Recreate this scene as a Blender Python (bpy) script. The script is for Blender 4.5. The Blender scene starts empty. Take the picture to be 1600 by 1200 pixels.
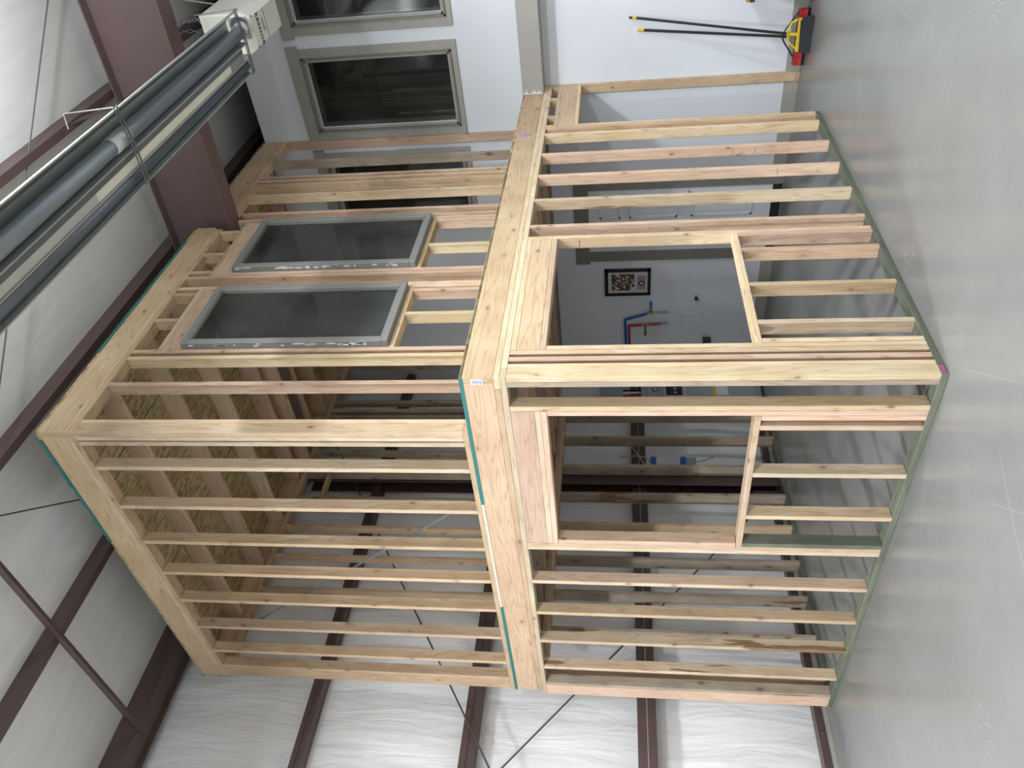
import bpy, bmesh, math, random
from mathutils import Vector, Matrix
random.seed(7)
SC = bpy.context.scene
COL = SC.collection

# ------------------------------------------------------------------ camera
CAMP = (-3.36987, -2.8866, 1.74258)
yaw, pitch, roll, FPX = 0.71634, 0.13708, -0.00721, 1219.44
F = Vector((math.cos(pitch)*math.cos(yaw), math.cos(pitch)*math.sin(yaw), math.sin(pitch)))
R0 = Vector((math.sin(yaw), -math.cos(yaw), 0)); U0 = R0.cross(F)
R = R0*math.cos(roll)+U0*math.sin(roll); U = -R0*math.sin(roll)+U0*math.cos(roll)
cam = bpy.data.cameras.new('camera'); camo = bpy.data.objects.new('camera', cam); COL.objects.link(camo)
cam.sensor_width = 36; cam.lens = FPX/1600*36; cam.clip_start = .05; cam.clip_end = 100
X, Y, Z = -U, R, -F                      # the phone was held sideways: picture-left is up
m = Matrix((X, Y, Z)).transposed().to_4x4(); m.translation = CAMP
camo.matrix_world = m
SC.camera = camo

# ------------------------------------------------------------------ light and exposure
SC.view_settings.view_transform = 'Standard'; SC.view_settings.look = 'None'
SC.view_settings.gamma = 1; SC.view_settings.use_curve_mapping = False
SC.view_settings.exposure = 0.0
w = bpy.data.worlds.new('world'); SC.world = w; w.use_nodes = True
w.node_tree.nodes['Background'].inputs[0].default_value = (.8, .88, 1, 1)
w.node_tree.nodes['Background'].inputs[1].default_value = .3

def area(name, loc, power, size=.5, col=(.90, .95, 1)):
    l = bpy.data.lights.new(name, 'AREA'); l.shape = 'DISK'; l.size = size; l.energy = power; l.color = col
    o = bpy.data.objects.new(name, l); o.location = loc; COL.objects.link(o); return o
for loc, p in (((.3, -2.5, 5.0), 220), ((-4.8, -1.5, 5.0), 300), ((-4.8, -6.8, 5.0), 330), ((.9, -7.2, 5.0), 330), ((-4.6, 1.7, 5.0), 450)):  # last entry is an added fill light for the insulated wall
    area('high_bay_and_fill_light', loc, p)
    up = area('added_ceiling_fill', (loc[0], loc[1], 5.12), p*(.85 if loc[0] > 0 and loc[1] > -3 else .30)); up.rotation_euler = (math.pi, 0, 0)  # added upward fill that lifts the ceiling and rafter web brightness

# ------------------------------------------------------------------ node helpers
class NT:
    def __init__(s, name):
        s.m = bpy.data.materials.new(name); s.m.use_nodes = True; s.t = s.m.node_tree
        s.b = s.t.nodes['Principled BSDF']; s.out = s.t.nodes['Material Output']
    def n(s, typ, **kw):
        nd = s.t.nodes.new(typ)
        for k, v in kw.items():
            if k.startswith('i_'):
                key = k[2:]; key = int(key) if key.isdigit() else key.replace('_', ' ')
                if hasattr(v, 'is_output'): s.t.links.new(v, nd.inputs[key])
                else: nd.inputs[key].default_value = v
            else: setattr(nd, k, v)
        return nd
    def l(s, a, b): s.t.links.new(a, b)
    def mix(s, f, a, b, mode='MIX'):
        nd = s.t.nodes.new('ShaderNodeMix'); nd.data_type = 'RGBA'; nd.blend_type = mode
        for i, v in ((0, f), (6, a), (7, b)):
            if hasattr(v, 'is_output'): s.l(v, nd.inputs[i])
            else: nd.inputs[i].default_value = v if i == 0 or len(v) == 4 else (*v, 1)
        return nd.outputs[2]
    def math(s, op, a, b=0.0, c=0.0, clamp=False):
        nd = s.t.nodes.new('ShaderNodeMath'); nd.operation = op; nd.use_clamp = clamp
        for i, v in ((0, a), (1, b), (2, c)):
            if hasattr(v, 'is_output'): s.l(v, nd.inputs[i])
            else: nd.inputs[i].default_value = v
        return nd.outputs[0]
    def ramp(s, fac, *stops):
        nd = s.t.nodes.new('ShaderNodeValToRGB'); e = nd.color_ramp.elements
        while len(e) < len(stops): e.new(.5)
        for el, (p, c) in zip(e, stops):
            el.position = p; el.color = (*c, 1) if len(c) == 3 else c
        s.l(fac, nd.inputs[0]); return nd.outputs[0]
    def bump(s, h, strength=.2, dist=.002):
        nd = s.n('ShaderNodeBump', i_Strength=strength, i_Distance=dist, i_Height=h); s.l(nd.outputs[0], s.b.inputs['Normal'])
    def col(s, c):
        if hasattr(c, 'is_output'): s.l(c, s.b.inputs['Base Color'])
        else: s.b.inputs['Base Color'].default_value = (*c, 1)

def plain(name, c, rough=.6, metal=0.0, spec=.5):
    t = NT(name); t.col(c); t.b.inputs['Roughness'].default_value = rough; t.b.inputs['Metallic'].default_value = metal
    t.b.inputs['Specular IOR Level'].default_value = spec
    co = t.n('ShaderNodeTexCoord').outputs['Object']
    nz = t.n('ShaderNodeTexNoise', i_Vector=co, i_Scale=9.0, i_Detail=4.0).outputs[0]
    t.col(t.mix(1, c, t.ramp(nz, (.3, (.93,)*3), (.7, (1, 1, 1))), 'MULTIPLY'))
    return t.m

def wood(name, a, b, knot=(.16, .075, .03), green=False, knots=.055, wane=False):
    """Lumber: the piece's length runs along its local z."""
    t = NT(name); t.b.inputs['Roughness'].default_value = .72; t.b.inputs['Specular IOR Level'].default_value = .25
    co = t.n('ShaderNodeTexCoord').outputs['Object']; rnd = t.n('ShaderNodeObjectInfo').outputs['Random']
    off = t.n('ShaderNodeCombineXYZ', i_X=t.math('MULTIPLY', rnd, 7.3), i_Y=t.math('MULTIPLY', rnd, 13.7), i_Z=t.math('MULTIPLY', rnd, 31.0)).outputs[0]
    pos = t.n('ShaderNodeVectorMath', operation='ADD', i_0=co, i_1=off).outputs[0]
    st = t.n('ShaderNodeMapping', i_Vector=pos, i_Scale=(1, 1, .07)).outputs[0]
    wob = t.n('ShaderNodeTexNoise', i_Vector=st, i_Scale=9.0, i_Detail=2.0).outputs[0]
    rr = t.math('MULTIPLY', wob, 85.0)
    ring = t.math('SINE', rr)
    fine = t.n('ShaderNodeTexNoise', i_Vector=t.n('ShaderNodeMapping', i_Vector=pos, i_Scale=(1, 1, .02)).outputs[0], i_Scale=220.0, i_Detail=3.0).outputs[0]
    big = t.n('ShaderNodeTexNoise', i_Vector=pos, i_Scale=3.0, i_Detail=3.0).outputs[0]
    c = t.mix(t.ramp(big, (.35, (0, 0, 0)), (.65, (1, 1, 1))), a, b)
    c = t.mix(t.ramp(ring, (.5, (0, 0, 0)), (.95, (.44,)*3)), c, tuple(x*.66 for x in b))
    c = t.mix(.35, c, t.ramp(fine, (.35, (.62,)*3), (.65, (1.0,)*3)), 'MULTIPLY')
    # knots
    kv = t.n('ShaderNodeTexVoronoi', i_Vector=t.n('ShaderNodeMapping', i_Vector=pos, i_Scale=(8, 8, 4.2)).outputs[0], i_Scale=1.0, i_Randomness=1.0)
    kd = t.math('ADD', kv.outputs['Distance'], t.math('MULTIPLY', fine, .05))
    kf = t.ramp(kd, (knots+.02, (1, 1, 1)), (knots+.085, (0, 0, 0)))
    c = t.mix(t.math('MULTIPLY', kf, .85), c, knot)
    halo = t.ramp(kd, (knots+.08, (1, 1, 1)), (knots+.28, (0, 0, 0)))
    c = t.mix(t.math('MULTIPLY', halo, .28), c, tuple(x*.6 for x in b))
    # nail dimples / pencil dots
    nv = t.n('ShaderNodeTexVoronoi', i_Vector=pos, i_Scale=17.0).outputs['Distance']
    c = t.mix(t.ramp(nv, (.045, (.7,)*3), (.06, (0, 0, 0))), c, (.05, .035, .03))
    val = t.math('ADD', t.math('MULTIPLY', rnd, .30), .86)
    c = t.n('ShaderNodeHueSaturation', i_Hue=t.math('ADD', t.math('MULTIPLY', t.math('FRACT', t.math('MULTIPLY', rnd, 17.0)), .016), .491), i_Saturation=1.0, i_Value=val, i_Color=c).outputs[0]
    if wane:
        wn = t.n('ShaderNodeTexNoise', i_Vector=t.n('ShaderNodeMapping', i_Vector=pos, i_Scale=(1, 1, .12)).outputs[0], i_Scale=11.0, i_Detail=5.0).outputs[0]
        c = t.mix(t.ramp(wn, (.60, (0, 0, 0)), (.625, (.85,)*3)), c, t.ramp(fine, (.3, (.07, .03, .015)), (.7, (.34, .19, .08))))
    if green:
        inc = t.n('ShaderNodeTexWave', i_Vector=t.n('ShaderNodeMapping', i_Vector=pos, i_Scale=(1, 1, 1)).outputs[0], i_Scale=45.0, bands_direction='DIAGONAL').outputs[1]
        c = t.mix(t.ramp(inc, (.75, (0, 0, 0)), (.9, (.45,)*3)), c, (.05, .06, .045))
    t.col(c); t.bump(fine, .15, .001)
    return t.m

WOOD = {
 'yellow': wood('fir_yellow', (.71, .56, .37), (.63, .465, .285)),
 'pale':   wood('fir_pale', (.69, .56, .40), (.61, .47, .315)),
 'pink':   wood('fir_pink', (.665, .49, .355), (.60, .415, .285)),
 'tan':    wood('fir_tan', (.65, .475, .31), (.56, .39, .24)),
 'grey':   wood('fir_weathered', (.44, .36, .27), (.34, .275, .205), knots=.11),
 'wane':   wood('fir_waney', (.69, .54, .37), (.60, .45, .29), wane=True),
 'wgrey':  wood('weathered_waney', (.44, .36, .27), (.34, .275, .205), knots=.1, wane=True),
 'green':  wood('treated_green', (.185, .195, .14), (.13, .14, .105), green=True),
}
def osb():
    t = NT('oriented_strand_board'); t.b.inputs['Roughness'].default_value = .8
    co = t.n('ShaderNodeTexCoord').outputs['Object']
    def flakes(rot, sc, seed):
        mp = t.n('ShaderNodeMapping', i_Vector=co, i_Rotation=(0, 0, rot), i_Location=(seed, seed, 0), i_Scale=sc).outputs[0]
        return t.n('ShaderNodeTexVoronoi', i_Vector=mp, i_Scale=1.0)
    f1 = flakes(.5, (14, 60, 1), 0); f2 = flakes(1.7, (16, 55, 1), 5); f3 = flakes(-.5, (13, 50, 1), 9)
    g = t.n('ShaderNodeSeparateColor', i_Color=f1.outputs['Color']).outputs[0]
    g2 = t.n('ShaderNodeSeparateColor', i_Color=f2.outputs['Color']).outputs[1]
    g3 = t.n('ShaderNodeSeparateColor', i_Color=f3.outputs['Color']).outputs[2]
    c1 = t.ramp(g, (0, (.28, .20, .10)), (.5, (.47, .37, .20)), (1, (.54, .44, .26)))
    c2 = t.ramp(g2, (0, (.22, .15, .07)), (1, (.49, .39, .22)))
    c = t.mix(t.ramp(g3, (.5, (0, 0, 0)), (.55, (1, 1, 1))), c1, c2)
    t.col(c); t.bump(g, .3, .002); return t.m
OSB = osb()
TEAL = plain('sheathing_edge_teal', (.015, .16, .15), .6)
STEEL = plain('red_oxide_steel', (.092, .058, .054), .42)
STEELW = plain('red_oxide_steel_rafter', (.155, .105, .10), .5)
GALV = plain('galvanised_rod', (.12, .12, .13), .4, .6)
STRAP = plain('galvanised_strap', (.30, .32, .34), .35, .8)
TAUPE = plain('taupe_trim', (.365, .35, .32), .55)
TAUPE2 = plain('taupe_trim_dark', (.22, .205, .18), .5)
BLACK = plain('black_plastic', (.012, .012, .014), .4)
WHITE = plain('white_paint', (.74, .76, .80), .45)
GREYP = plain('grey_enamel', (.33, .36, .38), .4)
YEL = plain('yellow_plastic', (.75, .55, .02), .4)
BLUE = plain('blue_plastic', (.01, .10, .45), .4)
RED = plain('red_plastic', (.42, .025, .02), .45)
BRASS = plain('brass', (.40, .30, .14), .35, .9)
ALU = plain('polished_aluminium', (.62, .66, .66), .22, 1.0)
TUBE = plain('coated_steel_tube', (.26, .29, .31), .38, .5)
CREAM = plain('cream_enamel', (.68, .67, .58), .4)

def wall_paint():
    t = NT('painted_drywall'); t.b.inputs['Roughness'].default_value = .62
    co = t.n('ShaderNodeTexCoord').outputs['Object']
    n1 = t.n('ShaderNodeTexNoise', i_Vector=co, i_Scale=120.0, i_Detail=3.0).outputs[0]
    n2 = t.n('ShaderNodeTexNoise', i_Vector=co, i_Scale=.7, i_Detail=4.0).outputs[0]
    t.col(t.mix(1, (.74, .765, .82), t.ramp(n2, (.3, (.93, .93, .92)), (.7, (1, 1, 1))), 'MULTIPLY')); t.bump(n1, .12, .002); return t.m
DRY = wall_paint()

def vinyl(name, vertical=True, base=(.86, .855, .86), bs=.34):
    t = NT(name); t.b.inputs['Roughness'].default_value = .42; t.b.inputs['Specular IOR Level'].default_value = .5
    co = t.n('ShaderNodeTexCoord').outputs['Object']
    sc = (2.2, 1, .35) if vertical else (.5, 2.6, 1)
    mp = t.n('ShaderNodeMapping', i_Vector=co, i_Scale=sc).outputs[0]
    n1 = t.n('ShaderNodeTexNoise', i_Vector=mp, i_Scale=3.2, i_Detail=5.0, i_Distortion=.8).outputs[0]
    n2 = t.n('ShaderNodeTexWave', i_Vector=co, i_Scale=30.0, bands_direction='Z' if vertical else 'X').outputs[1]
    t.col(t.mix(1, base, t.ramp(n1, (.3, (.90,)*3), (.7, (1, 1, 1))), 'MULTIPLY'))
    t.bump(t.math('ADD', n1, t.math('MULTIPLY', n2, .01)), bs, .05); return t.m
VIN = vinyl('white_vinyl_wall_insulation'); VINC = vinyl('white_vinyl_roof_insulation', False, (.68, .675, .65), .10)

def concrete():
    t = NT('sealed_concrete'); co = t.n('ShaderNodeTexCoord').outputs['Object']
    n1 = t.n('ShaderNodeTexNoise', i_Vector=co, i_Scale=1.1, i_Detail=6.0, i_Roughness=.6).outputs[0]
    n2 = t.n('ShaderNodeTexNoise', i_Vector=co, i_Scale=140.0, i_Detail=3.0).outputs[0]
    c = t.ramp(n1, (.3, (.176, .176, .168)), (.7, (.212, .212, .202)))
    c = t.mix(.2, c, t.ramp(n2, (.35, (.75,)*3), (.65, (1.1,)*3)), 'MULTIPLY')
    n3 = t.n('ShaderNodeTexNoise', i_Vector=co, i_Scale=1.6, i_Detail=3.0).outputs[0]
    v = t.n('ShaderNodeTexVoronoi', i_Vector=t.n('ShaderNodeMapping', i_Vector=t.n('ShaderNodeVectorMath', operation='ADD', i_0=co, i_1=t.n('ShaderNodeVectorMath', operation='SCALE', i_0=t.n('ShaderNodeTexNoise', i_Vector=co, i_Scale=40.0).outputs[1], i_Scale=.02).outputs[0]).outputs[0], i_Scale=(38, 105, 1), i_Rotation=(0, 0, .7)).outputs[0], i_Scale=1.0).outputs[0]
    chip = t.math('LESS_THAN', v, t.math('MULTIPLY', t.math('SUBTRACT', n3, .52), 1.15))
    mk = t.math('MULTIPLY', chip, .42)
    sx = t.n('ShaderNodeSeparateXYZ', i_Vector=co)
    for ang, fr, ph, th, gate in ((.5, .55, .2, .0016, 1.0), (-.62, .45, .63, .0014, 1.9), (1.25, .38, .41, .0013, 2.7), (.93, .62, .83, .0012, 3.3), (-1.05, .5, .1, .0012, 4.1)):
        u = t.math('ADD', t.math('ADD', t.math('MULTIPLY', sx.outputs[0], fr*math.cos(ang)), t.math('MULTIPLY', sx.outputs[1], fr*math.sin(ang))), ph)
        wv = t.n('ShaderNodeTexNoise', i_Vector=t.n('ShaderNodeMapping', i_Vector=co, i_Location=(gate, 0, 0)).outputs[0], i_Scale=.35, i_Detail=0.0).outputs[0]
        u = t.math('ADD', u, t.math('MULTIPLY', wv, .5))
        a = t.math('LESS_THAN', t.math('ABSOLUTE', t.math('SUBTRACT', t.math('FRACT', u), .5)), th)
        msk = t.n('ShaderNodeTexNoise', i_Vector=t.n('ShaderNodeMapping', i_Vector=co, i_Location=(gate*3, gate, 0)).outputs[0], i_Scale=1.2, i_Detail=4.0).outputs[0]
        mk = t.math('MAXIMUM', mk, t.math('MULTIPLY', a, t.ramp(msk, (.5, (0, 0, 0)), (.66, (.14,)*3))))
    c = t.mix(mk, c, (.60, .60, .56)); t.col(c)
    t.l(t.ramp(n1, (.3, (.20,)*3), (.7, (.27,)*3)), t.b.inputs['Roughness'])
    t.b.inputs['Specular IOR Level'].default_value = .5
    t.bump(t.n('ShaderNodeTexNoise', i_Vector=co, i_Scale=14.0, i_Detail=3.0).outputs[0], .04, .003); return t.m
CONC = concrete()

def glass(name, tint, dirt, dcol=(.30, .31, .29)):
    t = NT(name); t.t.nodes.remove(t.b)
    co = t.n('ShaderNodeTexCoord').outputs['Object']
    nz = t.n('ShaderNodeTexNoise', i_Vector=co, i_Scale=2.2, i_Detail=4.0).outputs[0]
    tr = t.n('ShaderNodeBsdfTransparent', i_Color=(*tint, 1)); gl = t.n('ShaderNodeBsdfGlossy', i_Roughness=.03)
    df = t.n('ShaderNodeBsdfDiffuse', i_Color=(*dcol, 1))
    m1 = t.n('ShaderNodeMixShader', i_0=t.math('MULTIPLY', t.ramp(nz, (.3, (.3,)*3), (.7, (1, 1, 1))), dirt)); t.l(tr.outputs[0], m1.inputs[1]); t.l(df.outputs[0], m1.inputs[2])
    fr = t.n('ShaderNodeFresnel', i_IOR=1.5).outputs[0]
    m2 = t.n('ShaderNodeMixShader', i_0=fr); t.l(m1.outputs[0], m2.inputs[1]); t.l(gl.outputs[0], m2.inputs[2])
    t.l(m2.outputs[0], t.out.inputs[0]); return t.m
GLASS = glass('tinted_window_glass', (.66, .69, .65), .24)
GLASSW = glass('dark_room_glass', (.75, .78, .75), .09, (.25, .27, .26))

# ------------------------------------------------------------------ geometry helpers
def link(name, me, mat, parent=None, loc=(0, 0, 0), rot=(0, 0, 0)):
    o = bpy.data.objects.new(name, me); COL.objects.link(o); o.location = loc; o.rotation_euler = rot
    if mat and not me.materials: me.materials.append(mat)
    if parent: o.parent = parent
    return o
def cbox(a, b, c, ch):
    """chamfered box centred on the origin, sizes a, b, c"""
    v = []; f = []
    hx, hy, hz = a/2, b/2, c/2; ch = min(ch, hx*.6, hy*.6, hz*.6); idx = {}
    for sx in (-1, 1):
        for sy in (-1, 1):
            for sz in (-1, 1):
                for ax in range(3):
                    p = [sx*(hx-ch), sy*(hy-ch), sz*(hz-ch)]; p[ax] = (sx*hx, sy*hy, sz*hz)[ax]
                    idx[(sx, sy, sz, ax)] = len(v); v.append(p)
    S = (-1, 1)
    for ax in range(3):
        o1, o2 = [i for i in range(3) if i != ax]
        for s in S:
            q = []
            for s1, s2 in ((-1, -1), (1, -1), (1, 1), (-1, 1)):
                k = [0, 0, 0]; k[ax] = s; k[o1] = s1; k[o2] = s2; q.append(idx[(*k, ax)])
            f.append(q)
    for ax in range(3):
        o1, o2 = [i for i in range(3) if i != ax]
        for s1 in S:
            for s2 in S:
                k0 = [0, 0, 0]; k0[ax] = -1; k0[o1] = s1; k0[o2] = s2; k1 = list(k0); k1[ax] = 1
                f.append([idx[(*k0, o1)], idx[(*k1, o1)], idx[(*k1, o2)], idx[(*k0, o2)]])
    for sx in S:
        for sy in S:
            for sz in S: f.append([idx[(sx, sy, sz, i)] for i in range(3)])
    me = bpy.data.meshes.new('m'); me.from_pydata(v, [], f)
    bm = bmesh.new(); bm.from_mesh(me); bmesh.ops.recalc_face_normals(bm, faces=bm.faces); bm.to_mesh(me); bm.free()
    return me
_cache = {}
def base(parent):
    p = Vector((0, 0, 0))
    while parent: p += parent.location; parent = parent.parent
    return p
def lum(parent, name, x0, x1, y0, y1, z0, z1, mat=None, ch=.003, label=None):
    """a straight piece of timber, steel or board between world coordinates; its length becomes local z"""
    d = (x1-x0, y1-y0, z1-z0); L = max(range(3), key=lambda i: d[i])
    if L == 2: dims, rot = (d[0], d[1], d[2]), (0, 0, 0)
    elif L == 0: dims, rot = (d[2], d[1], d[0]), (0, math.pi/2, 0)
    else: dims, rot = (d[0], d[2], d[1]), (-math.pi/2, 0, 0)
    if mat is None: mat = WOOD[random.choice(['yellow', 'pale', 'pale', 'pink', 'tan', 'tan'])]
    elif isinstance(mat, str): mat = WOOD[mat]
    key = tuple(round(q, 4) for q in dims)+(ch, mat.name)
    if key not in _cache: _cache[key] = cbox(*dims, ch)
    c = Vector(((x0+x1)/2, (y0+y1)/2, (z0+z1)/2)) - base(parent)
    o = link(name, _cache[key], mat, parent, c, rot)
    if label: o['label'] = label
    return o
def bx(parent, name, x0, x1, y0, y1, z0, z1, mat, ch=.002, label=None):
    o = link(name, cbox(x1-x0, y1-y0, z1-z0, ch), mat, parent, Vector(((x0+x1)/2, (y0+y1)/2, (z0+z1)/2))-base(parent))
    if label: o['label'] = label
    return o
class MB:
    def __init__(s): s.bm = bmesh.new()
    def box(s, x0, x1, y0, y1, z0, z1):
        r = bmesh.ops.create_cube(s.bm, size=1)['verts']
        bmesh.ops.scale(s.bm, vec=(x1-x0, y1-y0, z1-z0), verts=r); bmesh.ops.translate(s.bm, vec=((x0+x1)/2, (y0+y1)/2, (z0+z1)/2), verts=r); return s
    def tube(s, p, q, r, n=10, r2=None):
        p, q = Vector(p), Vector(q); d = q-p
        res = bmesh.ops.create_cone(s.bm, cap_ends=True, segments=n, radius1=r, radius2=r if r2 is None else r2, depth=d.length)['verts']
        mt = d.to_track_quat('Z', 'Y').to_matrix().to_4x4(); mt.translation = (p+q)/2
        bmesh.ops.transform(s.bm, matrix=mt, verts=res); return s
    def poly(s, pts, r, n=8):
        for a, b in zip(pts, pts[1:]): s.tube(a, b, r, n)
        for a in pts[1:-1]:
            rr = bmesh.ops.create_icosphere(s.bm, subdivisions=1, radius=r*1.05)['verts']; bmesh.ops.translate(s.bm, vec=a, verts=rr)
        return s
    def prism(s, pts, ax, a, b):
        """closed outline pts (2D in the plane across axis ax) extruded a..b"""
        def P(q, t):
            k = [0, 0, 0]; o = [i for i in range(3) if i != ax]; k[o[0]], k[o[1]], k[ax] = q[0], q[1], t; return k
        v0 = [s.bm.verts.new(P(q, a)) for q in pts]; v1 = [s.bm.verts.new(P(q, b)) for q in pts]; n = len(pts)
        s.bm.faces.new(v0); s.bm.faces.new(v1[::-1])
        for i in range(n): s.bm.faces.new((v0[i], v0[(i+1) % n], v1[(i+1) % n], v1[i]))
        return s
    def build(s, name, mat, parent=None, origin=None, smooth=False, label=None):
        bmesh.ops.recalc_face_normals(s.bm, faces=s.bm.faces)
        b = base(parent) if origin is None else Vector(origin)
        bmesh.ops.translate(s.bm, vec=-b, verts=s.bm.verts)
        me = bpy.data.meshes.new(name); s.bm.to_mesh(me); s.bm.free()
        if smooth:
            me.shade_smooth() if hasattr(me, 'shade_smooth') else None
        o = link(name, me, mat, parent, (0, 0, 0) if origin is None else Vector(origin)-base(parent))
        if label: o['label'] = label
        return o
def thing(name, label, cat, loc=(0, 0, 0), group=None):
    o = bpy.data.objects.new(name, None); o.empty_display_size = .1; COL.objects.link(o); o.location = loc
    o['label'] = label; o['category'] = cat
    if group: o['group'] = group
    return o
def tag(o, label, cat, group=None):
    o['label'] = label; o['category'] = cat
    if group: o['group'] = group
    return o
def struct(o, label=None, cat='structure'):
    o['kind'] = 'structure'
    if label: o['label'] = label; o['category'] = cat
    return o

T = .038; D4 = .089
W = 4.533; DY = 3.83
# ================================================================== SETTING
fl = MB().box(-9, 9, -11, 4.3, -.15, 0).build('floor', CONC); struct(fl, 'grey sealed concrete shop floor with white scuffs and scratches', 'floor')

# --- roof: slopes up very slightly towards the insulated wall
def zr(y): return 6.035+.035*y
mb = MB(); mb.prism([(-11, zr(-11)), (4.3, zr(4.3)), (4.3, zr(4.3)+.1), (-11, zr(-11)+.1)], 0, -9, 9)
rf = mb.build('ceiling', VINC); struct(rf, 'white vinyl faced insulation under the metal roof', 'ceiling')
def purlin(yw, name='trim_1'):
    zb = 5.905+.035*yw
    mb = MB().box(-9, 9, yw-.006, yw, zb, zb+.14).box(-9, 9, yw, yw+.06, zb, zb+.006).box(-9, 9, yw-.06, yw-.006, zb+.13, zb+.136)
    return struct(mb.build(name, STEEL, None, (0, yw, zb)))
n = 1
for yw, lab in ((-6.6, None), (-5.15, None), (-3.7, None), (-2.26, None), (-.84, 'brown steel purlin crossing above the tube heater'), (.63, 'brown steel purlin just above the near top edge of the timber room'), (2.07, 'brown steel purlin running behind the top corner of the timber room')):
    o = purlin(yw, 'trim_%d' % n); n += 1
    if lab: struct(o, lab, 'purlin')
e = MB().box(-9, 9, 3.55, 3.556, 5.97, 6.17).box(-9, 9, 3.556, 3.81, 5.97, 5.978).box(-9, 9, 3.80, 3.81, 5.93, 6.1).build('trim_%d' % n, STEEL, None, (0, 3.55, 5.97)); n += 1
struct(e, 'brown steel eave strut where roof meets insulated wall', 'eave strut')
c = MB().box(-.60, -.595, -9, 3.6, 5.87, 5.93).box(-.60, -.535, -9, 3.6, 5.925, 5.93).build('trim_%d' % n, STEEL, None, (-.6, 0, 5.9)); n += 1
struct(c, 'thin brown steel strut crossing under the purlins at upper left', 'strut')
# --- main rafter
raf = thing('roof_rafter', 'deep brown steel I-beam rafter passing through the top of the timber room', 'rafter', (2.78, 0, 5.25)); raf['kind'] = 'structure'
ra = [(-11, -.429+5.254), (3.95, .154+5.254)]
zb_ = lambda y: 5.254+.039*y
zt_ = lambda y: 5.885+.038*y
def sl(f0, f1, x0, x1, nm, mat=STEELW):
    MB().prism([(-11, f0(-11)), (3.88, f0(3.88)), (3.88, f1(3.88)), (-11, f1(-11))], 0, x0, x1).build(nm, mat, raf)
sl(zb_, lambda y: zb_(y)+.012, 2.68, 2.88, 'bottom_flange', plain('red_oxide_flange', (.185, .11, .10), .5))
sl(lambda y: zt_(y)-.012, zt_, 2.68, 2.88, 'top_flange'); sl(lambda y: zb_(y)+.012, lambda y: zt_(y)-.012, 2.775, 2.785, 'web')
MB().prism([(2.05, 5.93), (2.05, 5.88), (2.775, 5.44), (2.775, 5.49)], 1, -.83, -.82).build('flange_brace', STEEL, raf)
MB().box(2.49, 2.78, 3.70, 3.712, 0, 5.38).box(2.63, 2.64, 3.712, 3.87, 0, 5.38).box(2.49, 2.78, 3.87, 3.88, 0, 5.38).build('column', STEEL, raf)

# --- insulated metal wall
NX, NZ = 150, 60
vs = []; fs = []
gz = [0.05, 1.53, 3.05, 4.53, 6.3]
for i in range(NX+1):
    x = -9+18*i/NX
    for j in range(NZ+1):
        z = .03+6.25*j/NZ
        for a, b in zip(gz, gz[1:]):
            if a <= z <= b or z < .05: tt = (z-a)/(b-a); break
        bul = max(0, math.sin(math.pi*min(max(tt, 0), 1)))
        y = 3.97-.07*bul*(1+.25*math.sin(x*7+z*1.1)*math.sin(x*2.1+1)) - .012*bul*math.sin(x*23+2*math.sin(z*1.5+x*3))
        vs.append((x, y, z))
for i in range(NX):
    for j in range(NZ):
        a = i*(NZ+1)+j; fs.append((a, a+NZ+1, a+NZ+2, a+1))
me = bpy.data.meshes.new('wall_back'); me.from_pydata(vs, [], fs); me.shade_smooth()
wb = link('wall_back', me, VIN); struct(wb, 'bulging white vinyl insulation blanket on the metal building wall', 'wall')
for gi, (z0, z1) in enumerate(((1.45, 1.61), (2.995, 3.125), (4.505, 4.605))):
    zm = (z0+z1)/2-.008
    g = thing('trim_%d' % n, ['brown steel girt at head height on the insulated wall', 'brown steel girt at upper floor level on the insulated wall', 'topmost brown steel girt on the insulated wall'][gi], 'girt', (0, 3.80, z0)); n += 1; g['kind'] = 'structure'
    bx(g, 'lower_flange', -9, W+.1, 3.80, 3.95, z0, zm, STEEL); bx(g, 'upper_flange', -9, W+.1, 3.80, 3.95, zm+.012, z1, STEEL)
    bx(g, 'seam_strip', -9, W+.1, 3.805, 3.94, zm, zm+.012, TAUPE if gi == 0 else STEEL)
g = thing('baseboard_back', 'brown steel base channel bolted along the foot of the insulated wall', 'base channel', (0, 3.83, 0)); g['kind'] = 'structure'
bx(g, 'channel', -9, W, 3.83, 3.95, .045, .11, STEEL); bx(g, 'curb', -9, W, 3.835, 3.98, 0, .045, TAUPE)
for i in range(22): MB().tube((-6+i*.45, 3.82, .078), (-6+i*.45, 3.835, .078), .010, 8).build('bolt', STRAP, g)

# --- X bracing rods
def rod(name, p, q, r, label, cat='brace rod', group=None):
    p = Vector(p); return tag(MB().tube(p, q, r, 8).build(name, GALV, None, p), label, cat, group)
rod('brace_rod', (3.9, 3.76, 6.0*1.0-.25-.05), (-1.3, 3.76, 2.42), .008, 'dark bracing rod on insulated wall falling towards the near left end')
rod('brace_rod', (2.26, 3.735, .24), (-2.9, 3.735, 4.7), .008, 'dark bracing rod on insulated wall rising from the column foot')
rod('roof_rod', (2.42+1.2, -1.615-1.0, 5.86), (1.253-1.2, -.629+1.0, 5.90), .005, 'thin roof bracing rod above the tube heater')
rod('roof_rod', (-.314-1.8, .931-1.6, 5.92), (.283+2.2, 1.462+1.96, 5.97), .006, 'thin dark roof bracing rod beyond the left top edge of the room')
bp = MB().box(2.30, 2.46, 3.70, 3.83, 0, .012); bp.prism([(2.36, 0), (2.46, 0), (2.46, .32), (2.40, .32), (2.33, .14)], 1, 3.755, 3.765)
tag(bp.build('brace_anchor', STEEL, None, (2.38, 3.76, 0)), 'brown gusset plate at the foot of the steel column', 'gusset')

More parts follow.
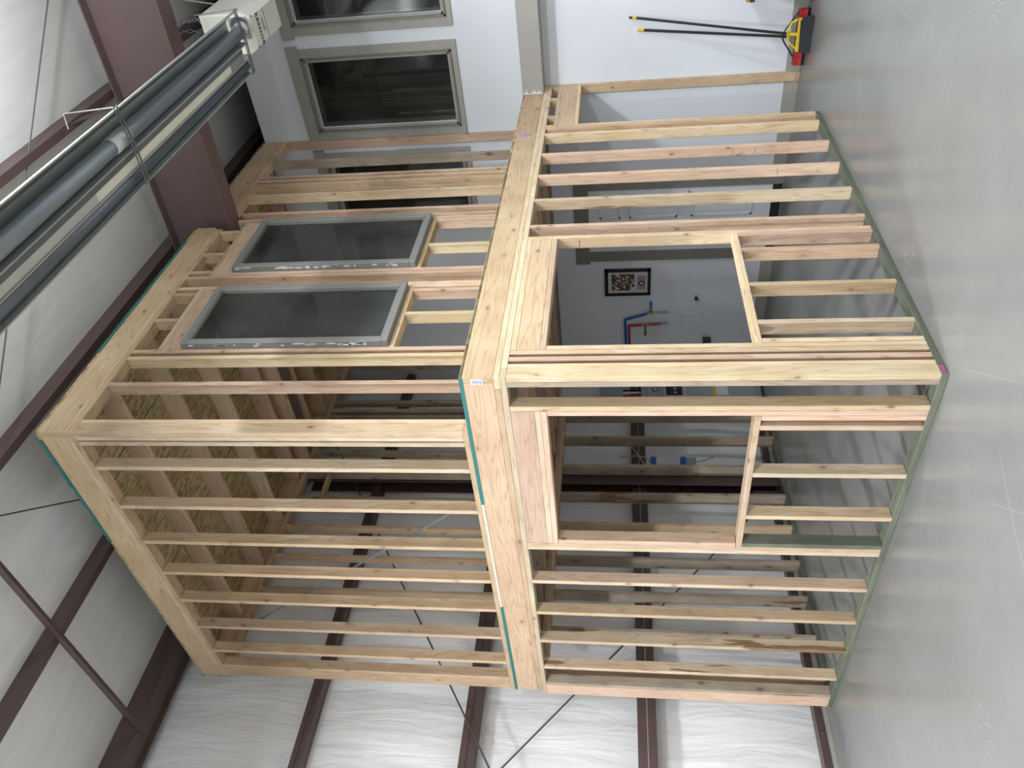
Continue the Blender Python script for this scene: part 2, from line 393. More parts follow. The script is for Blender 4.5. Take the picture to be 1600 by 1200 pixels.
# --- white partition wall on the right with windows and door
wins = [(-1.46, -.775, 3.42, 4.885), (-.375, .31, 3.42, 4.885), (.735, 1.42, 3.42, 4.885)]
mb = MB(); X0, X1 = W, W+.15; ZT = 5.592
cuts = sorted(wins)
mb.box(X0, X1, -11, 4.1, 0, 3.42); mb.box(X0, X1, -11, 4.1, 4.885, ZT)
yy = -11
for a in cuts: mb.box(X0, X1, yy, a[0], 3.42, 4.885); yy = a[1]
mb.box(X0, X1, yy, 4.1, 3.42, 4.885)
wr = struct(mb.build('wall_right', DRY), 'white painted drywall partition with windows above and door below', 'wall')
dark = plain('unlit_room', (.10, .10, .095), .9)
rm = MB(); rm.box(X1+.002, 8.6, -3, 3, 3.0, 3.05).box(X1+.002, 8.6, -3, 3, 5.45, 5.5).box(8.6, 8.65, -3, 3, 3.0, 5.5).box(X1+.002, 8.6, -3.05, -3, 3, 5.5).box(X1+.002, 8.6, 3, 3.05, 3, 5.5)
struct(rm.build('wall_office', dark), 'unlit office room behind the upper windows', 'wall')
wl = ['window_1', 'window_2', 'window_3']
wlab = ['dark office window cut off by the right end of the view', 'dark office window fully seen beside the timber room, taupe trim', 'dark office window half hidden behind the upper right studs']
for nm, (a, b, z0, z1), lb in zip(wl, wins, wlab):
    g = thing(nm, lb, 'window', (W, (a+b)/2, z0)); g['kind'] = 'structure'
    e = .045   # sash
    o = .105   # flat trim
    bx(g, 'head_trim', W-.022, W, a-.165, b+.165, z1+.06, z1+.185, TAUPE); bx(g, 'sill_trim', W-.018, W, a-o-.03, b+o+.03, z0-.10, z0-e, TAUPE)
    bx(g, 'side_trim', W-.018, W, a-o-.03, a-e, z0-e, z1+.06, TAUPE); bx(g, 'side_trim', W-.018, W, b+e, b+o+.03, z0-e, z1+.06, TAUPE)
    for k, (q, r_) in enumerate(((0, TAUPE2), (.022, TAUPE))):
        mb = MB(); i0 = e-q; xo = W-.034+k*.012; th = .02
        mb.box(xo, W+.06, a-i0, b+i0, z0-i0, z0-i0+th).box(xo, W+.06, a-i0, b+i0, z1+i0-th, z1+i0).box(xo, W+.06, a-i0, a-i0+th, z0-i0, z1+i0).box(xo, W+.06, b+i0-th, b+i0, z0-i0, z1+i0)
        mb.build('sash' if k else 'frame', r_, g)
    bx(g, 'pane', W+.02, W+.026, a, b, z0, z1, GLASSW, .0005)
# dim objects inside the office: blinds edge / shelf
# door
g = thing('door_1', 'white panelled door with taupe casing behind the lower studs', 'door', (W, 1.56, 0)); g['kind'] = 'structure'
bx(g, 'head_casing', W-.02, W, 1.10, 2.12, 2.075, 2.235, TAUPE2); bx(g, 'side_casing', W-.02, W, 1.10, 1.18, 0, 2.075, TAUPE2); bx(g, 'side_casing', W-.02, W, 1.955, 2.085, 0, 2.075, TAUPE2)
bx(g, 'sweep', W-.02, W, 1.18, 1.955, .01, .105, BLACK)
lf = MB(); lf.box(W-.008, W, 1.18, 1.955, .105, 2.075)
for (ya, yb) in ((1.27, 1.53), (1.605, 1.865)):
    for (za, zb2) in ((.30, .95), (1.10, 1.62), (1.72, 1.95)):
        lf.box(W-.018, W-.006, ya, yb, za, za+.02).box(W-.018, W-.006, ya, yb, zb2-.02, zb2).box(W-.018, W-.006, ya, ya+.02, za, zb2).box(W-.018, W-.006, yb-.02, yb, za, zb2)
        lf.box(W-.014, W-.006, ya+.05, yb-.05, za+.05, zb2-.05)
lf.build('door_leaf', WHITE, g)
MB().tube((W-.07, 1.24, .98), (W-.008, 1.24, .98), .012).tube((W-.075, 1.24, .98), (W-.05, 1.24, .98), .028, 14).build('door_knob', BRASS, g)
MB().box(W-.014, W, -11, 1.10, 0, .132).box(W-.014, W, 2.085, 3.83, 0, .132)
bb = MB().box(W-.014, W, -11, 1.10, 0, .132).box(W-.014, W, 2.085, 3.97, 0, .132)
struct(bb.build('baseboard_right', TAUPE, None, (W, 0, 0)), 'taupe baseboard along the white partition', 'baseboard')
# boxed taupe beam along the partition
mb = MB().box(4.305, W, -11, -.003, 2.467, 2.673)
be = struct(mb.build('trim_%d' % n, TAUPE, None, (W, 0, 2.5)), 'taupe boxed ledge running along the white wall, chipped at its end', 'ledge'); n += 1
chip = MB(); random.seed(3)
for i in range(9):
    z = 2.475+.021*i; l = random.uniform(.01, .07)
    chip.prism([(-.004, z), (-.004, z+.022), (-.004-l*.4, z+.018), (-.004-l, z+.012), (-.004-l*.3, z+.004)], 0, 4.302, 4.3055)
chip.build('chipped_paint', plain('raw_plaster', (.8, .8, .78), .8), be)
random.seed(11)
struct(MB().box(4.53, 4.53+.003, -11, -9, 2.40, 2.467).build('trim_%d' % n, TAUPE), None); n += 1
# shell behind the camera
sh = plain('shop_wall', (.66, .66, .64), .6)
struct(MB().box(-9.1, -9, -11, 4.3, 0, 6.3).build('wall_left', sh), 'pale shop wall far left', 'wall')
struct(MB().box(-9, 9, -11.1, -11, 0, 6.3).build('wall_front', sh), 'pale shop wall behind the viewer', 'wall')
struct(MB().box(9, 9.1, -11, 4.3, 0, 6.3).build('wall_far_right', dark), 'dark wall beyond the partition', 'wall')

# ================================================================== TIMBER ROOM
ZS1, ZP1, ZR1, ZD = 2.391, 2.467, 2.651, 2.669
YS = .447; ZS2, ZP2, ZR2, ZO2 = 5.341, 5.417, 5.600, 5.618
BY = 3.66
# ---------- lower right wall (plane y = 0)
A = thing('stud_wall', 'lower stud wall facing right, with square window opening and door gap', 'wall frame', (0, 0, 0))
def sA(x0, m=None, z0=T, z1=ZS1, nm='stud'): return lum(A, nm, x0, x0+T, 0, D4, z0, z1, m)
lum(A, 'bottom_plate', .0895, 3.543, 0, D4, 0, T, 'green', label='green pressure treated plate on the floor')
for x, m in ((.089, 'yellow'), (.155, 'pink'), (.2165, 'yellow'), (1.702, 'pink'), (2.107, 'wane'), (2.518, 'pink'), (2.918, 'pink'), (3.327, 'yellow'), (3.466, 'tan')): sA(x, m)
sA(1.5345, 'yellow'); sA(.2575, 'yellow', T, 2.175, 'trimmer_stud'); sA(3.505, 'yellow', T, 2.098, 'trimmer_stud'); sA(1.496, 'pink', T, .922, 'cripple_stud')
for x, m in ((1.299, 'tan'), (.881, 'tan'), (.481, 'pale'), (.300, 'yellow')): sA(x, m, T, .922, 'cripple_stud')
lum(A, 'sill', .2965, 1.5335, 0, D4, .923, .961, 'yellow')
lum(A, 'header_flat', .2565, 1.5335, 0, D4, 2.176, 2.214, 'pink'); lum(A, 'header', .2565, 1.5335, 0, T, 2.2145, 2.353, 'tan'); lum(A, 'header', .2565, 1.5335, .051, D4, 2.2145, 2.353, 'tan'); lum(A, 'header_flat', .2565, 1.5335, 0, D4, 2.3535, 2.3905, 'yellow')
# door part
lum(A, 'stud', 4.494, W-.001, 0, D4, T+.001, ZS1, 'tan'); lum(A, 'foot_block', 4.494, W-.015, 0, D4, 0, T, 'yellow')
lum(A, 'header_flat', 3.505, 4.493, 0, D4, 2.10, 2.138, 'yellow'); lum(A, 'header', 3.505, 4.493, 0, T, 2.1385, 2.285, 'pink'); lum(A, 'header', 3.505, 4.493, .051, D4, 2.1385, 2.285, 'pink'); lum(A, 'header_flat', 3.505, 4.493, 0, D4, 2.2855, 2.323, 'pale')
for x in (3.505, 3.72, 4.15, 4.455): sA(x, 'pale', 2.3235, ZS1-.0005, 'cripple_stud')
lum(A, 'top_plate', .0895, 2.35, 0, D4, ZS1, ZS1+T, 'pale'); lum(A, 'top_plate', 2.351, W-.001, 0, D4, ZS1, ZS1+T, 'pale')
lum(A, 'top_plate', 0, 2.9, 0, D4, ZS1+T+.0005, ZP1, 'yellow'); lum(A, 'top_plate', 2.901, W-.001, 0, D4, ZS1+T+.0005, ZP1, 'pale')
# ---------- lower left wall (plane x = 0)
B = thing('stud_wall', 'lower stud wall facing left, with large window opening and one green cripple', 'wall frame', (0, 0, 0))
def sB(y1, m=None, z0=T, z1=ZS1, nm='stud'): return lum(B, nm, 0, D4-.001, y1-T, y1, z0, z1, m)
lum(B, 'bottom_plate', 0, D4-.001, 0, BY, 0, T, 'green', label='green pressure treated plate on the floor')
bx(B, 'end_stamp', .018, .075, -.002, 0, .010, .030, plain('magenta_paint', (.42, .06, .25), .7), .0005, 'magenta lumber stamp on plate end')
for y, m in ((T, 'yellow'), (.0765, 'grey'), (.266, 'yellow'), (1.563, 'pink'), (1.602, 'pale'), (2.01, 'pink'), (2.42, 'tan'), (2.825, 'wane'), (3.235, 'wane'), (3.508, 'wgrey')): sB(y, m)
lum(B, 'stud', 0, T, 3.510, BY-.001, T, ZS1, 'pink')
sB(.305, 'pink', T, 2.172, 'trimmer_stud'); sB(1.524, 'pink', .975, 2.172, 'trimmer_stud'); sB(.344, 'pink', T, .933, 'cripple_stud')
for y, m in ((.423, 'pink'), (.829, 'pale'), (1.232, 'yellow')): sB(y, m, T, .933, 'cripple_stud')
o = sB(1.5235, 'green', T, .933, 'cripple_stud'); o['label'] = 'green pressure treated cripple'
lum(B, 'sill', 0, D4-.001, .306, 1.524, .934, .972, 'pink')
lum(B, 'header_flat', 0, D4-.001, .267, 1.5235, 2.173, 2.209, 'pink'); lum(B, 'header_flat', 0, D4-.001, .267, 1.5235, 2.2095, 2.246, 'pale'); lum(B, 'header', 0, T, .267, 1.5235, 2.2465, 2.3905, 'pink'); lum(B, 'header', .051, D4-.001, .267, 1.5235, 2.2465, 2.3905, 'tan')
lum(B, 'top_plate', 0, D4-.001, 0, BY, ZS1, ZS1+T, 'pale'); lum(B, 'top_plate', 0, D4-.001, D4+.001, 3.54, ZS1+T+.0005, ZP1, 'tan')
# ---------- lower back wall
C0, C1 = 3.541, 3.681
Cw = thing('stud_wall', 'weathered lower stud wall at the back, in front of insulated wall', 'wall frame', (0, C0, 0))
lum(Cw, 'bottom_plate', D4, 3.53, C0, C1, 0, T, 'green', label='green pressure treated plate on the floor')
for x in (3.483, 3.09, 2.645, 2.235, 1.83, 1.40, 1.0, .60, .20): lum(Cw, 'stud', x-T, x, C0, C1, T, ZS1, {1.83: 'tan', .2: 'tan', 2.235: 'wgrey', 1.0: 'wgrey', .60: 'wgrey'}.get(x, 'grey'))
lum(Cw, 'top_plate', D4, 3.53, C0, C1, ZS1, ZS1+T, 'tan'); lum(Cw, 'top_plate', D4, 3.53, C0, C1, ZS1+T+.0005, ZP1, 'tan')
# ---------- floor deck
Fd = thing('floor_deck', 'joist and board deck between the two timber storeys', 'floor deck', (0, 0, ZP1))
lum(Fd, 'rim_joist', 0, 3.2, 0, T, ZP1+.0005, ZR1, 'tan'); lum(Fd, 'rim_joist', 3.202, W-.001, 0, T, ZP1+.0005, ZR1, 'tan')
lum(Fd, 'rim_joist', 0, T, T+.001, 3.60, ZP1+.0005, ZR1, 'tan')
lum(Fd, 'rim_joist', T, W-.001, 3.592, 3.63, ZP1+.0005, ZR1, 'tan')
x = .42
while x < 4.5:
    lum(Fd, 'joist', x-T, x, T+.001, 3.591, ZP1+.0005, ZR1, random.choice(['tan', 'pink', 'grey'])); x += .4064
for (xa, xb) in ((0, 2.438), (2.441, W-.002)):
    for (ya, yb) in ((0, 1.219), (1.222, 2.438), (2.441, 3.62)):
        bx(Fd, 'sheathing_panel', xa, xb, ya, yb, ZR1+.0005, ZD, OSB, .001)
for ya, yb in ((0, 1.12), (2.33, 3.6)): MB().box(-.0035, 0, ya, yb, ZR1-.004, ZD+.001).build('painted_edge', TEAL, Fd, label='teal painted edge of the deck boards')
MB().box(-.003, 0, 1.12, 2.33, ZR1, ZD+.001).build('pale_edge', plain('pale_board_edge', (.6, .56, .45), .7), Fd)
for zz in (.004, .011): MB().box(0, 3.0, -.002, .0, ZR1+zz, ZR1+zz+.003).build('board_ply_line', plain('board_edge_dark', (.12, .10, .05), .8), Fd)
t1 = bx(Fd, 'lumber_tag', -.003, 0, .010, .048, 2.53, 2.60, plain('white_tag', (.8, .82, .85), .5), .0005, 'white printed lumber tag')
for k in range(5): bx(Fd, 'tag_print', -.0042, -.003, .017, .042, 2.538+k*.011, 2.543+k*.011, BLUE, .0002)
tg = MB().prism([(3.30, 2.60), (3.36, 2.615), (3.40, 2.55), (3.36, 2.50), (3.34, 2.52), (3.33, 2.56)], 1, -.003, 0).build('sticker', plain('lilac_sticker', (.42, .28, .40), .5), Fd, label='small lilac sticker')
# ---------- upper right wall (plane y = YS)
E_ = YS+D4
A2 = thing('stud_wall', 'upper stud wall facing right that holds the two grey framed windows', 'wall frame', (0, YS, ZD))
ZB = ZD+T
def sA2(x0, m=None, z0=ZB, z1=ZS2, nm='stud'): return lum(A2, nm, x0, x0+T, YS, E_, z0, z1, m)
lum(A2, 'bottom_plate', D4, W-.001, YS, E_, ZD, ZB, 'pale')
for x, m in ((W-.002-T, 'pink'), (4.02, 'grey'), (3.652, 'pink'), (3.575, 'pink'), (3.485, 'tan'), (3.27, 'yellow'), (1.828, 'pink'), (1.667, 'yellow'), (.765, 'yellow'), (.472, 'pink'), (D4, 'yellow')): sA2(x, m)
sA2(2.90, 'pink', ZB, 5.25); sA2(2.775, 'pink', ZB, 5.24)
for x, m in ((1.874, 'pink'), (1.628, 'pink'), (.838, 'pink'), (2.716, 'tan')): sA2(x, m, ZB, 4.965, 'trimmer_stud')
for (a, b) in ((1.913, 2.715), (.877, 1.627)):
    lum(A2, 'sill', a, b, YS, E_, 3.335, 3.373, 'yellow')
    lum(A2, 'header', a-.04, b+.04, YS, YS+T, 4.966, 5.115, 'pink'); lum(A2, 'header', a-.04, b+.04, YS+.051, E_, 4.966, 5.115, 'tan')
    lum(A2, 'header_flat', a-.04, b+.04, YS, E_, 5.1155, 5.150, 'pale')
for x, m in ((2.67, 'pink'), (2.25, 'yellow'), (1.575, 'pink'), (1.262, 'yellow')): sA2(x, m, ZB, 3.3345, 'cripple_stud')
for x in (2.58, 2.20, 1.913, 1.585, 1.235, .842): sA2(x, 'tan', 5.151, ZS2, 'cripple_stud')
for (a, b) in ((0, 2.655), (2.93, W-.001)):
    lum(A2, 'top_plate', a, b, YS, E_, ZS2, ZS2+T, 'tan'); lum(A2, 'top_plate', a, b, YS, E_, ZS2+T+.0005, ZP2, 'tan')
# ---------- upper left wall (plane x = 0)
B2 = thing('stud_wall', 'upper open stud wall facing left above the teal board edge', 'wall frame', (0, YS, ZD))
def sB2(y1, m=None, z0=ZB, z1=ZS2): return lum(B2, 'stud', 0, D4-.001, y1-T, y1, z0, z1, m)
lum(B2, 'bottom_plate', 0, D4-.001, YS, 3.60, ZD, ZB, 'tan')
for y, m in ((YS+T, 'yellow'), (YS+2*T+.001, 'pale'), (.572, 'pale'), (.815, 'pale'), (1.226, 'pink'), (1.637, 'tan'), (2.03, 'tan'), (2.41, 'tan'), (2.805, 'pink'), (3.19, 'tan'), (3.448, 'tan')): sB2(y, m)
lum(B2, 'stud', 0, T, 3.45, 3.59, ZB, ZS2, 'tan')
lum(B2, 'top_plate', 0, D4-.001, E_+.001, 3.60, ZS2, ZS2+T, 'tan'); lum(B2, 'top_plate', 0, D4-.001, E_+.001, 3.60, ZS2+T+.0005, ZP2, 'pale')
p, q = Vector((.100, 2.95, 5.03)), Vector((.100, 1.13, 2.67)); d = (q-p).normalized(); nn = Vector((0, -d.z, d.y))*.010
mb = MB(); mb.prism([(p.y+nn.y, p.z+nn.z), (q.y+nn.y, q.z+nn.z), (q.y-nn.y, q.z-nn.z), (p.y-nn.y, p.z-nn.z)], 0, .0895, .0915); mb.build('diagonal_strap', plain('grey_strap', (.14, .15, .15), .45, .5), B2)
# ---------- upper back wall
C1 = 3.63
C2 = thing('stud_wall', 'shadowed upper stud wall at the back of the timber room', 'wall frame', (0, C0, ZD))
lum(C2, 'bottom_plate', D4, 4.4, C0, C1, ZD, ZB, 'tan')
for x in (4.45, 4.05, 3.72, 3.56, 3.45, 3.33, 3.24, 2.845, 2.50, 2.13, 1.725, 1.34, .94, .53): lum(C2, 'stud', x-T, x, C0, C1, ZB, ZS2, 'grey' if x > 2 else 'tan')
lum(C2, 'top_plate', D4, 4.5, C0, C1, ZS2, ZS2+T, 'tan'); lum(C2, 'top_plate', D4, 4.5, C0, C1, ZS2+T+.0005, ZP2-.02, 'tan')
lum(C2, 'blocking', 2.131, 2.46, C0, C1, 5.05, 5.05+T, 'tan')
# ---------- roof deck
Rd = thing('roof_deck', 'joists and strand board roof of the upper timber room', 'roof deck', (0, YS, ZP2))
lum(Rd, 'rim_joist', 0, 2.69, YS, YS+T, ZP2+.0005, ZR2, 'tan'); lum(Rd, 'rim_joist', 2.93, W-.001, YS, YS+T, ZP2+.0005, ZR2, 'tan')
lum(Rd, 'rim_joist', 0, T, YS+T+.001, 3.60, ZP2+.0005, ZR2, 'tan'); lum(Rd, 'rim_joist', T, 4.5, 3.592, 3.63, ZP2+.0005, ZR2, 'tan')
for x, m in ((.628, 'pink'), (1.238, 'pink'), (1.848, 'pale'), (2.458, 'pink'), (2.66, 'tan'), (2.975, 'pink'), (3.55, 'tan'), (4.16, 'tan')):
    lum(Rd, 'joist', x-T, x, YS+T+.001, 3.591, ZP2-.09 if x in (2.66, 2.975) else ZP2+.0005, ZR2, m)
for (xa, xb) in ((0, 1.2), (1.203, 2.66), (2.94, 4.53)):
    for (ya, yb) in ((YS, 1.19), (1.193, 2.41), (2.413, 3.63)):
        bx(Rd, 'sheathing_panel', xa, xb, ya, yb, ZR2+.0005, ZO2, OSB, .001)
for yb in (1.1915, 2.4115): bx(Rd, 'painted_seam', 0, 2.66, yb-.006, yb+.006, ZR2-.001, ZR2+.001, TEAL, .0003, 'teal painted board seam')
MB().box(.85, 2.45, YS-.005, YS, ZR2+.001, ZO2+.004).build('painted_edge', TEAL, Rd, label='teal painted board edge'); 
rg = random.Random(5); pts = [(.52, ZR2+.001)]+[(.52+k*.045, ZO2+rg.uniform(-.004, .014)) for k in range(25)]+[(1.62, ZR2+.001)]
MB().prism(pts, 0, -.006, 0).build('painted_edge', TEAL, Rd, label='ragged teal painted board edge')

# ---------- loose window units in the upper right wall
def sash(nm, a, b, z0, z1, label):
    g = thing(nm, label, 'window', ((a+b)/2, YS-.02, z0)); g['kind'] = 'structure'
    SG = plain(nm+'_grey_frame', (.235, .235, .22), .5)
    y0, y1 = YS-.052, YS+.07; fw = .052
    bx(g, 'sill_rail', a, b, y0-.004, y1, z0, z0+fw, SG, .004); bx(g, 'head_rail', a, b, y0, y1, z1-fw, z1, SG, .004)
    bx(g, 'side_rail', a, a+fw, y0, y1, z0+fw, z1-fw, SG, .004); bx(g, 'side_rail', b-fw, b, y0, y1, z0+fw, z1-fw, SG, .004)
    mb = MB(); q = .022
    mb.box(a+fw, b-fw, y0+.008, y0+.03, z0+fw, z0+fw+.012).box(a+fw, b-fw, y0+.008, y0+.03, z1-fw-.012, z1-fw).box(a+fw, a+fw+.012, y0+.008, y0+.03, z0+fw, z1-fw).box(b-fw-.012, b-fw, y0+.008, y0+.03, z0+fw, z1-fw)
    mb.build('glazing_bead', TAUPE2, g)
    bx(g, 'pane', a+fw, b-fw, y0+.03, y0+.036, z0+fw, z1-fw, GLASS, .0005)
    mb = MB(); rs = random.Random(nm)
    for k in range(26):
        zz = rs.uniform(z0+.1, z1-.1); hh = rs.uniform(.02, .11); yo = rs.uniform(y0+.012, y0+.03)
        mb.prism([(yo, zz), (yo+.007, zz+hh*.2), (yo+.009, zz+hh*.8), (yo+.003, zz+hh), (yo-.004, zz+hh*.6)], 0, a-.0015, a+.001)
    mb.build('caulk_residue', plain('white_caulk', (.85, .86, .86), .6), g)
sash('window_4', 1.915, 2.712, 3.374, 4.955, 'grey framed glass window nearer the steel rafter')
sash('window_5', .879, 1.626, 3.374, 4.955, 'grey framed glass window nearer the corner of the room')

# ================================================================== TUBE HEATER
H = thing('tube_heater', 'long hanging infrared tube heater with bright reflectors and cream burner box', 'heater', (1.2, -1.2, 4.5))
HX0, HX1 = -2.6, 2.50
def refl(pts, nm):
    t_ = .003; inner = [(y, z-t_) for y, z in pts]
    mb = MB()
    for (a, b) in zip(pts, pts[1:]):
        mb.prism([a, b, (b[0], b[1]-t_*1.5), (a[0], a[1]-t_*1.5)], 0, HX0, HX1)
    mb.box(HX0, HX1, pts[0][0]-.006, pts[0][0]+.003, pts[0][1]-.012, pts[0][1]+.002); mb.box(HX0, HX1, pts[-1][0]-.003, pts[-1][0]+.006, pts[-1][1]-.012, pts[-1][1]+.002)
    mb.build(nm, ALU2, H)
ALU2 = plain('brushed_aluminium', (.44, .47, .445), .42, .75)
refl([(-1.43, 4.50), (-1.375, 4.595), (-1.34, 4.62), (-1.24, 4.62), (-1.215, 4.60), (-1.195, 4.51)], 'reflector')
bx(H, 'side_shield', HX0, HX1-.1, -1.188, -1.152, 4.506, 4.515, plain('dark_zinc', (.13, .14, .155), .4, .4))
bx(H, 'painted_gap_glow', .20, 2.15, -1.150, -1.098, 4.512, 4.522, plain('painted_gap_glow', (.74, .73, .60), .5)); bx(H, 'grey_gap_filler', HX0, .199, -1.150, -1.098, 4.512, 4.522, plain('grey_gap_filler', (.50, .53, .51), .35, .3)); bx(H, 'grey_gap_filler', 2.151, 2.40, -1.150, -1.098, 4.512, 4.522, plain('grey_gap_filler_end', (.28, .28, .26), .5, .2))  # added strip across the reflector gap; the light seen there is painted cream
MB().tube((HX0, -1.262, 4.545), (2.54, -1.262, 4.545), .047, 24).build('radiant_tube', TUBE, H, smooth=True)
MB().tube((HX0, -1.050, 4.548), (HX1-.05, -1.050, 4.548), .044, 24).build('radiant_tube', plain('dark_tube', (.15, .165, .19), .35, .6), H, smooth=True)
refl([(-1.092, 4.515), (-1.085, 4.60), (-1.02, 4.60), (-1.0, 4.50)], 'reflector')
MB().tube((.52, -1.262, 4.545), (.70, -1.262, 4.545), .052, 24).build('tube_coupling', plain('bright_coupling', (.6, .62, .62), .35, .7), H, smooth=True)
MB().tube((2.52, -1.262, 4.56), (2.64, -1.262, 4.57), .050, 24).build('tube_coupling', plain('white_end_collar', (.75, .76, .76), .4, .2), H, smooth=True)
for hx in (.62, 2.42):
    MB().poly([(hx, -1.43, 4.80), (hx, -1.45, 4.49), (hx, -1.22, 4.475), (hx, -.99, 4.485), (hx, -1.0, 4.56)], .0045).poly([(hx+.03, -1.45, 4.49), (hx+.03, -1.22, 4.475), (hx+.03, -.99, 4.485)], .006).poly([(hx, -1.43, 4.80), (hx-.2, -1.42, 4.66)], .003).build('hanger', plain('hanger_wire', (.14, .145, .145), .5, .3), H)
MB().prism([(-1.36, 4.56), (-1.36, 4.90), (-1.06, 4.90), (-1.06, 4.56), (-1.10, 4.50), (-1.32, 4.50)], 0, 2.68, 3.24).build('burner_box', CREAM, H)
bx(H, 'burner_plate', 2.672, 2.68, -1.33, -1.17, 4.53, 4.68, plain('grey_plate', (.30, .31, .30), .5, .4), .002)
MB().tube((2.66, -1.275, 4.60), (2.675, -1.275, 4.60), .062, 24).build('burner_collar', plain('dark_collar', (.05, .05, .05), .5), H)
bx(H, 'vent_panel', 2.674, 2.68, -1.345, -1.12, 4.70, 4.88, plain('cream_panel', (.55, .55, .49), .5), .002)
for (yy0, x0_) in ((-1.325, 2.70), (-1.10, 2.70)): MB().tube((x0_, yy0, 4.495), (x0_, yy0, 4.505), .006).build('screw', GALV, H)
bx(H, 'seam_line', 2.94, 2.945, -1.31, -1.09, 4.4985, 4.501, BLACK, .0003)
def text(s, size, mat, mtx, parent, name):
    cu = bpy.data.curves.new('t', 'FONT'); cu.body = s; cu.size = size; cu.extrude = .0008; cu.align_x = 'CENTER'; cu.align_y = 'CENTER'; cu.offset = size*.018; cu.space_character = 1.12
    to = bpy.data.objects.new('t', cu); COL.objects.link(to); bpy.context.view_layer.update()
    me = bpy.data.meshes.new_from_object(to.evaluated_get(bpy.context.evaluated_depsgraph_get())); bpy.data.objects.remove(to)
    o = bpy.data.objects.new(name, me); COL.objects.link(o); me.materials.clear(); me.materials.append(mat)
    mm = mtx.copy(); mm.translation = mm.translation - base(parent); o.parent = parent; o.matrix_local = mm; return o
mt = Matrix(((0, 1, 0), (1, 0, 0), (0, 0, -1))).to_4x4(); mt.translation = (2.80, -1.205, 4.4985)
text('REZNOR', .056, BLACK, mt, H, 'lettering')
mt2 = mt.copy(); mt2.translation = (2.885, -1.215, 4.4985); text('INFRARED', .020, BLACK, mt2, H, 'small_lettering')
mb = MB()
def chain(p, q, k):
    p, q = Vector(p), Vector(q); d = (q-p)/k; tq = d.to_track_quat('Z', 'Y').to_matrix().to_4x4()
    for i in range(k):
        c0 = p+d*(i+.5); mm = tq @ Matrix.Rotation(math.pi/2*(i % 2), 4, 'Z'); mm.translation = c0
        l = d.length*.62; w_ = .012
        pts = [mm @ Vector(v) for v in ((-w_, 0, -l*.6), (-w_, 0, l*.6), (0, 0, l), (w_, 0, l*.6), (w_, 0, -l*.6), (0, 0, -l), (-w_, 0, -l*.6))]
        for a, b in zip(pts, pts[1:]): mb.tube(a, b, .003, 5)
apex = (2.9, -1.22, 5.45)
chain((2.74, -1.33, 4.90), apex, 16); chain((3.15, -1.10, 4.90), apex, 16); chain(apex, (2.9, -1.22, 6.08), 16)
mb.build('hanging_chain', STRAP, H)
MB().poly([(3.1, -1.32, 4.9), (2.9, -1.45, 5.2), (2.6, -1.6, 5.5), (2.3, -1.75, 6.0)], .007).build('gas_line', plain('grey_cable', (.35, .35, .34), .6), H)

# ================================================================== LOOSE THINGS ON THE RIGHT
mA = Matrix(((0, 0, -1), (1, 0, 0), (0, 1, 0))).to_4x4()
mA = Matrix(((0, 0, -1), (-1, 0, 0), (0, 1, 0))).to_4x4(); mA.translation = (4.4935, .045, 1.79)
text('A', .04, plain('pencil', (.12, .07, .05), .8), mA, A, 'pencil_mark')
for (xs, zz) in ((1.534, 2.02), (1.534, 2.20), (2.918, .80), (2.918, .62), (2.518, .50)): MB().box(xs-.0008, xs, .012, .075, zz, zz+.003).build('pencil_line', plain('pencil', (.12, .07, .05), .8), A)
# push broom, leaning on the white wall
def lean(g, p, q, r, nm, mat): return MB().tube(p, q, r, 14).build(nm, mat, g)
b1 = thing('push_broom', 'black bristled broom with yellow head leaning on white wall', 'broom', (4.23, -.43, 0))
lean(b1, (4.27, -.43, .19), (4.50, -.595, 1.575), .012, 'handle', BLACK); lean(b1, (4.4985, -.594, 1.56), (4.502, -.5965, 1.60), .013, 'grip_band', YEL); lean(b1, (4.502, -.5965, 1.60), (4.506, -.599, 1.63), .011, 'end_cap', BLACK)
lean(b1, (4.258, -.424, .12), (4.272, -.43, .21), .016, 'socket', YEL)
mb = MB()
pts = [(-.555, .135), (-.53, .185), (-.48, .205), (-.43, .21), (-.37, .195), (-.315, .14), (-.285, .10)]
for a, b in zip(pts, pts[1:]): mb.tube((4.255, *a), (4.255, *b), .009, 8)
mb.box(4.235, 4.275, -.565, -.28, .10, .125); mb.build('yellow_bracket', YEL, b1)
mb = MB(); mb.prism([(-.555, .115), (-.275, .10), (-.27, .0), (-.58, .0)], 0, 4.215, 4.285); mb.build('bristles', plain('dark_bristles', (.03, .033, .04), .8), b1)
b2 = thing('floor_squeegee', 'wide red floor squeegee with black wire bracket against the baseboard', 'squeegee', (4.42, -.36, 0))
lean(b2, (4.42, -.36, .18), (4.515, -.475, 1.50), .012, 'handle', BLACK); lean(b2, (4.5145, -.474, 1.49), (4.518, -.479, 1.55), .013, 'end_grip', YEL)
MB().box(4.385, 4.42, -.60, -.10, .055, .10).prism([(4.38, .03), (4.43, .03), (4.42, .06), (4.385, .06)], 1, -.60, -.10).build('red_blade_holder', RED, b2)
bx(b2, 'rubber_blade', 4.395, 4.412, -.605, -.095, 0, .032, BLACK); bx(b2, 'rear_bar', 4.42, 4.428, -.60, -.10, .05, .105, BLACK)
MB().poly([(4.42, -.575, .10), (4.44, -.41, .20), (4.44, -.36, .222), (4.44, -.31, .20), (4.42, -.165, .10)], .007).build('wire_bracket', BLACK, b2)
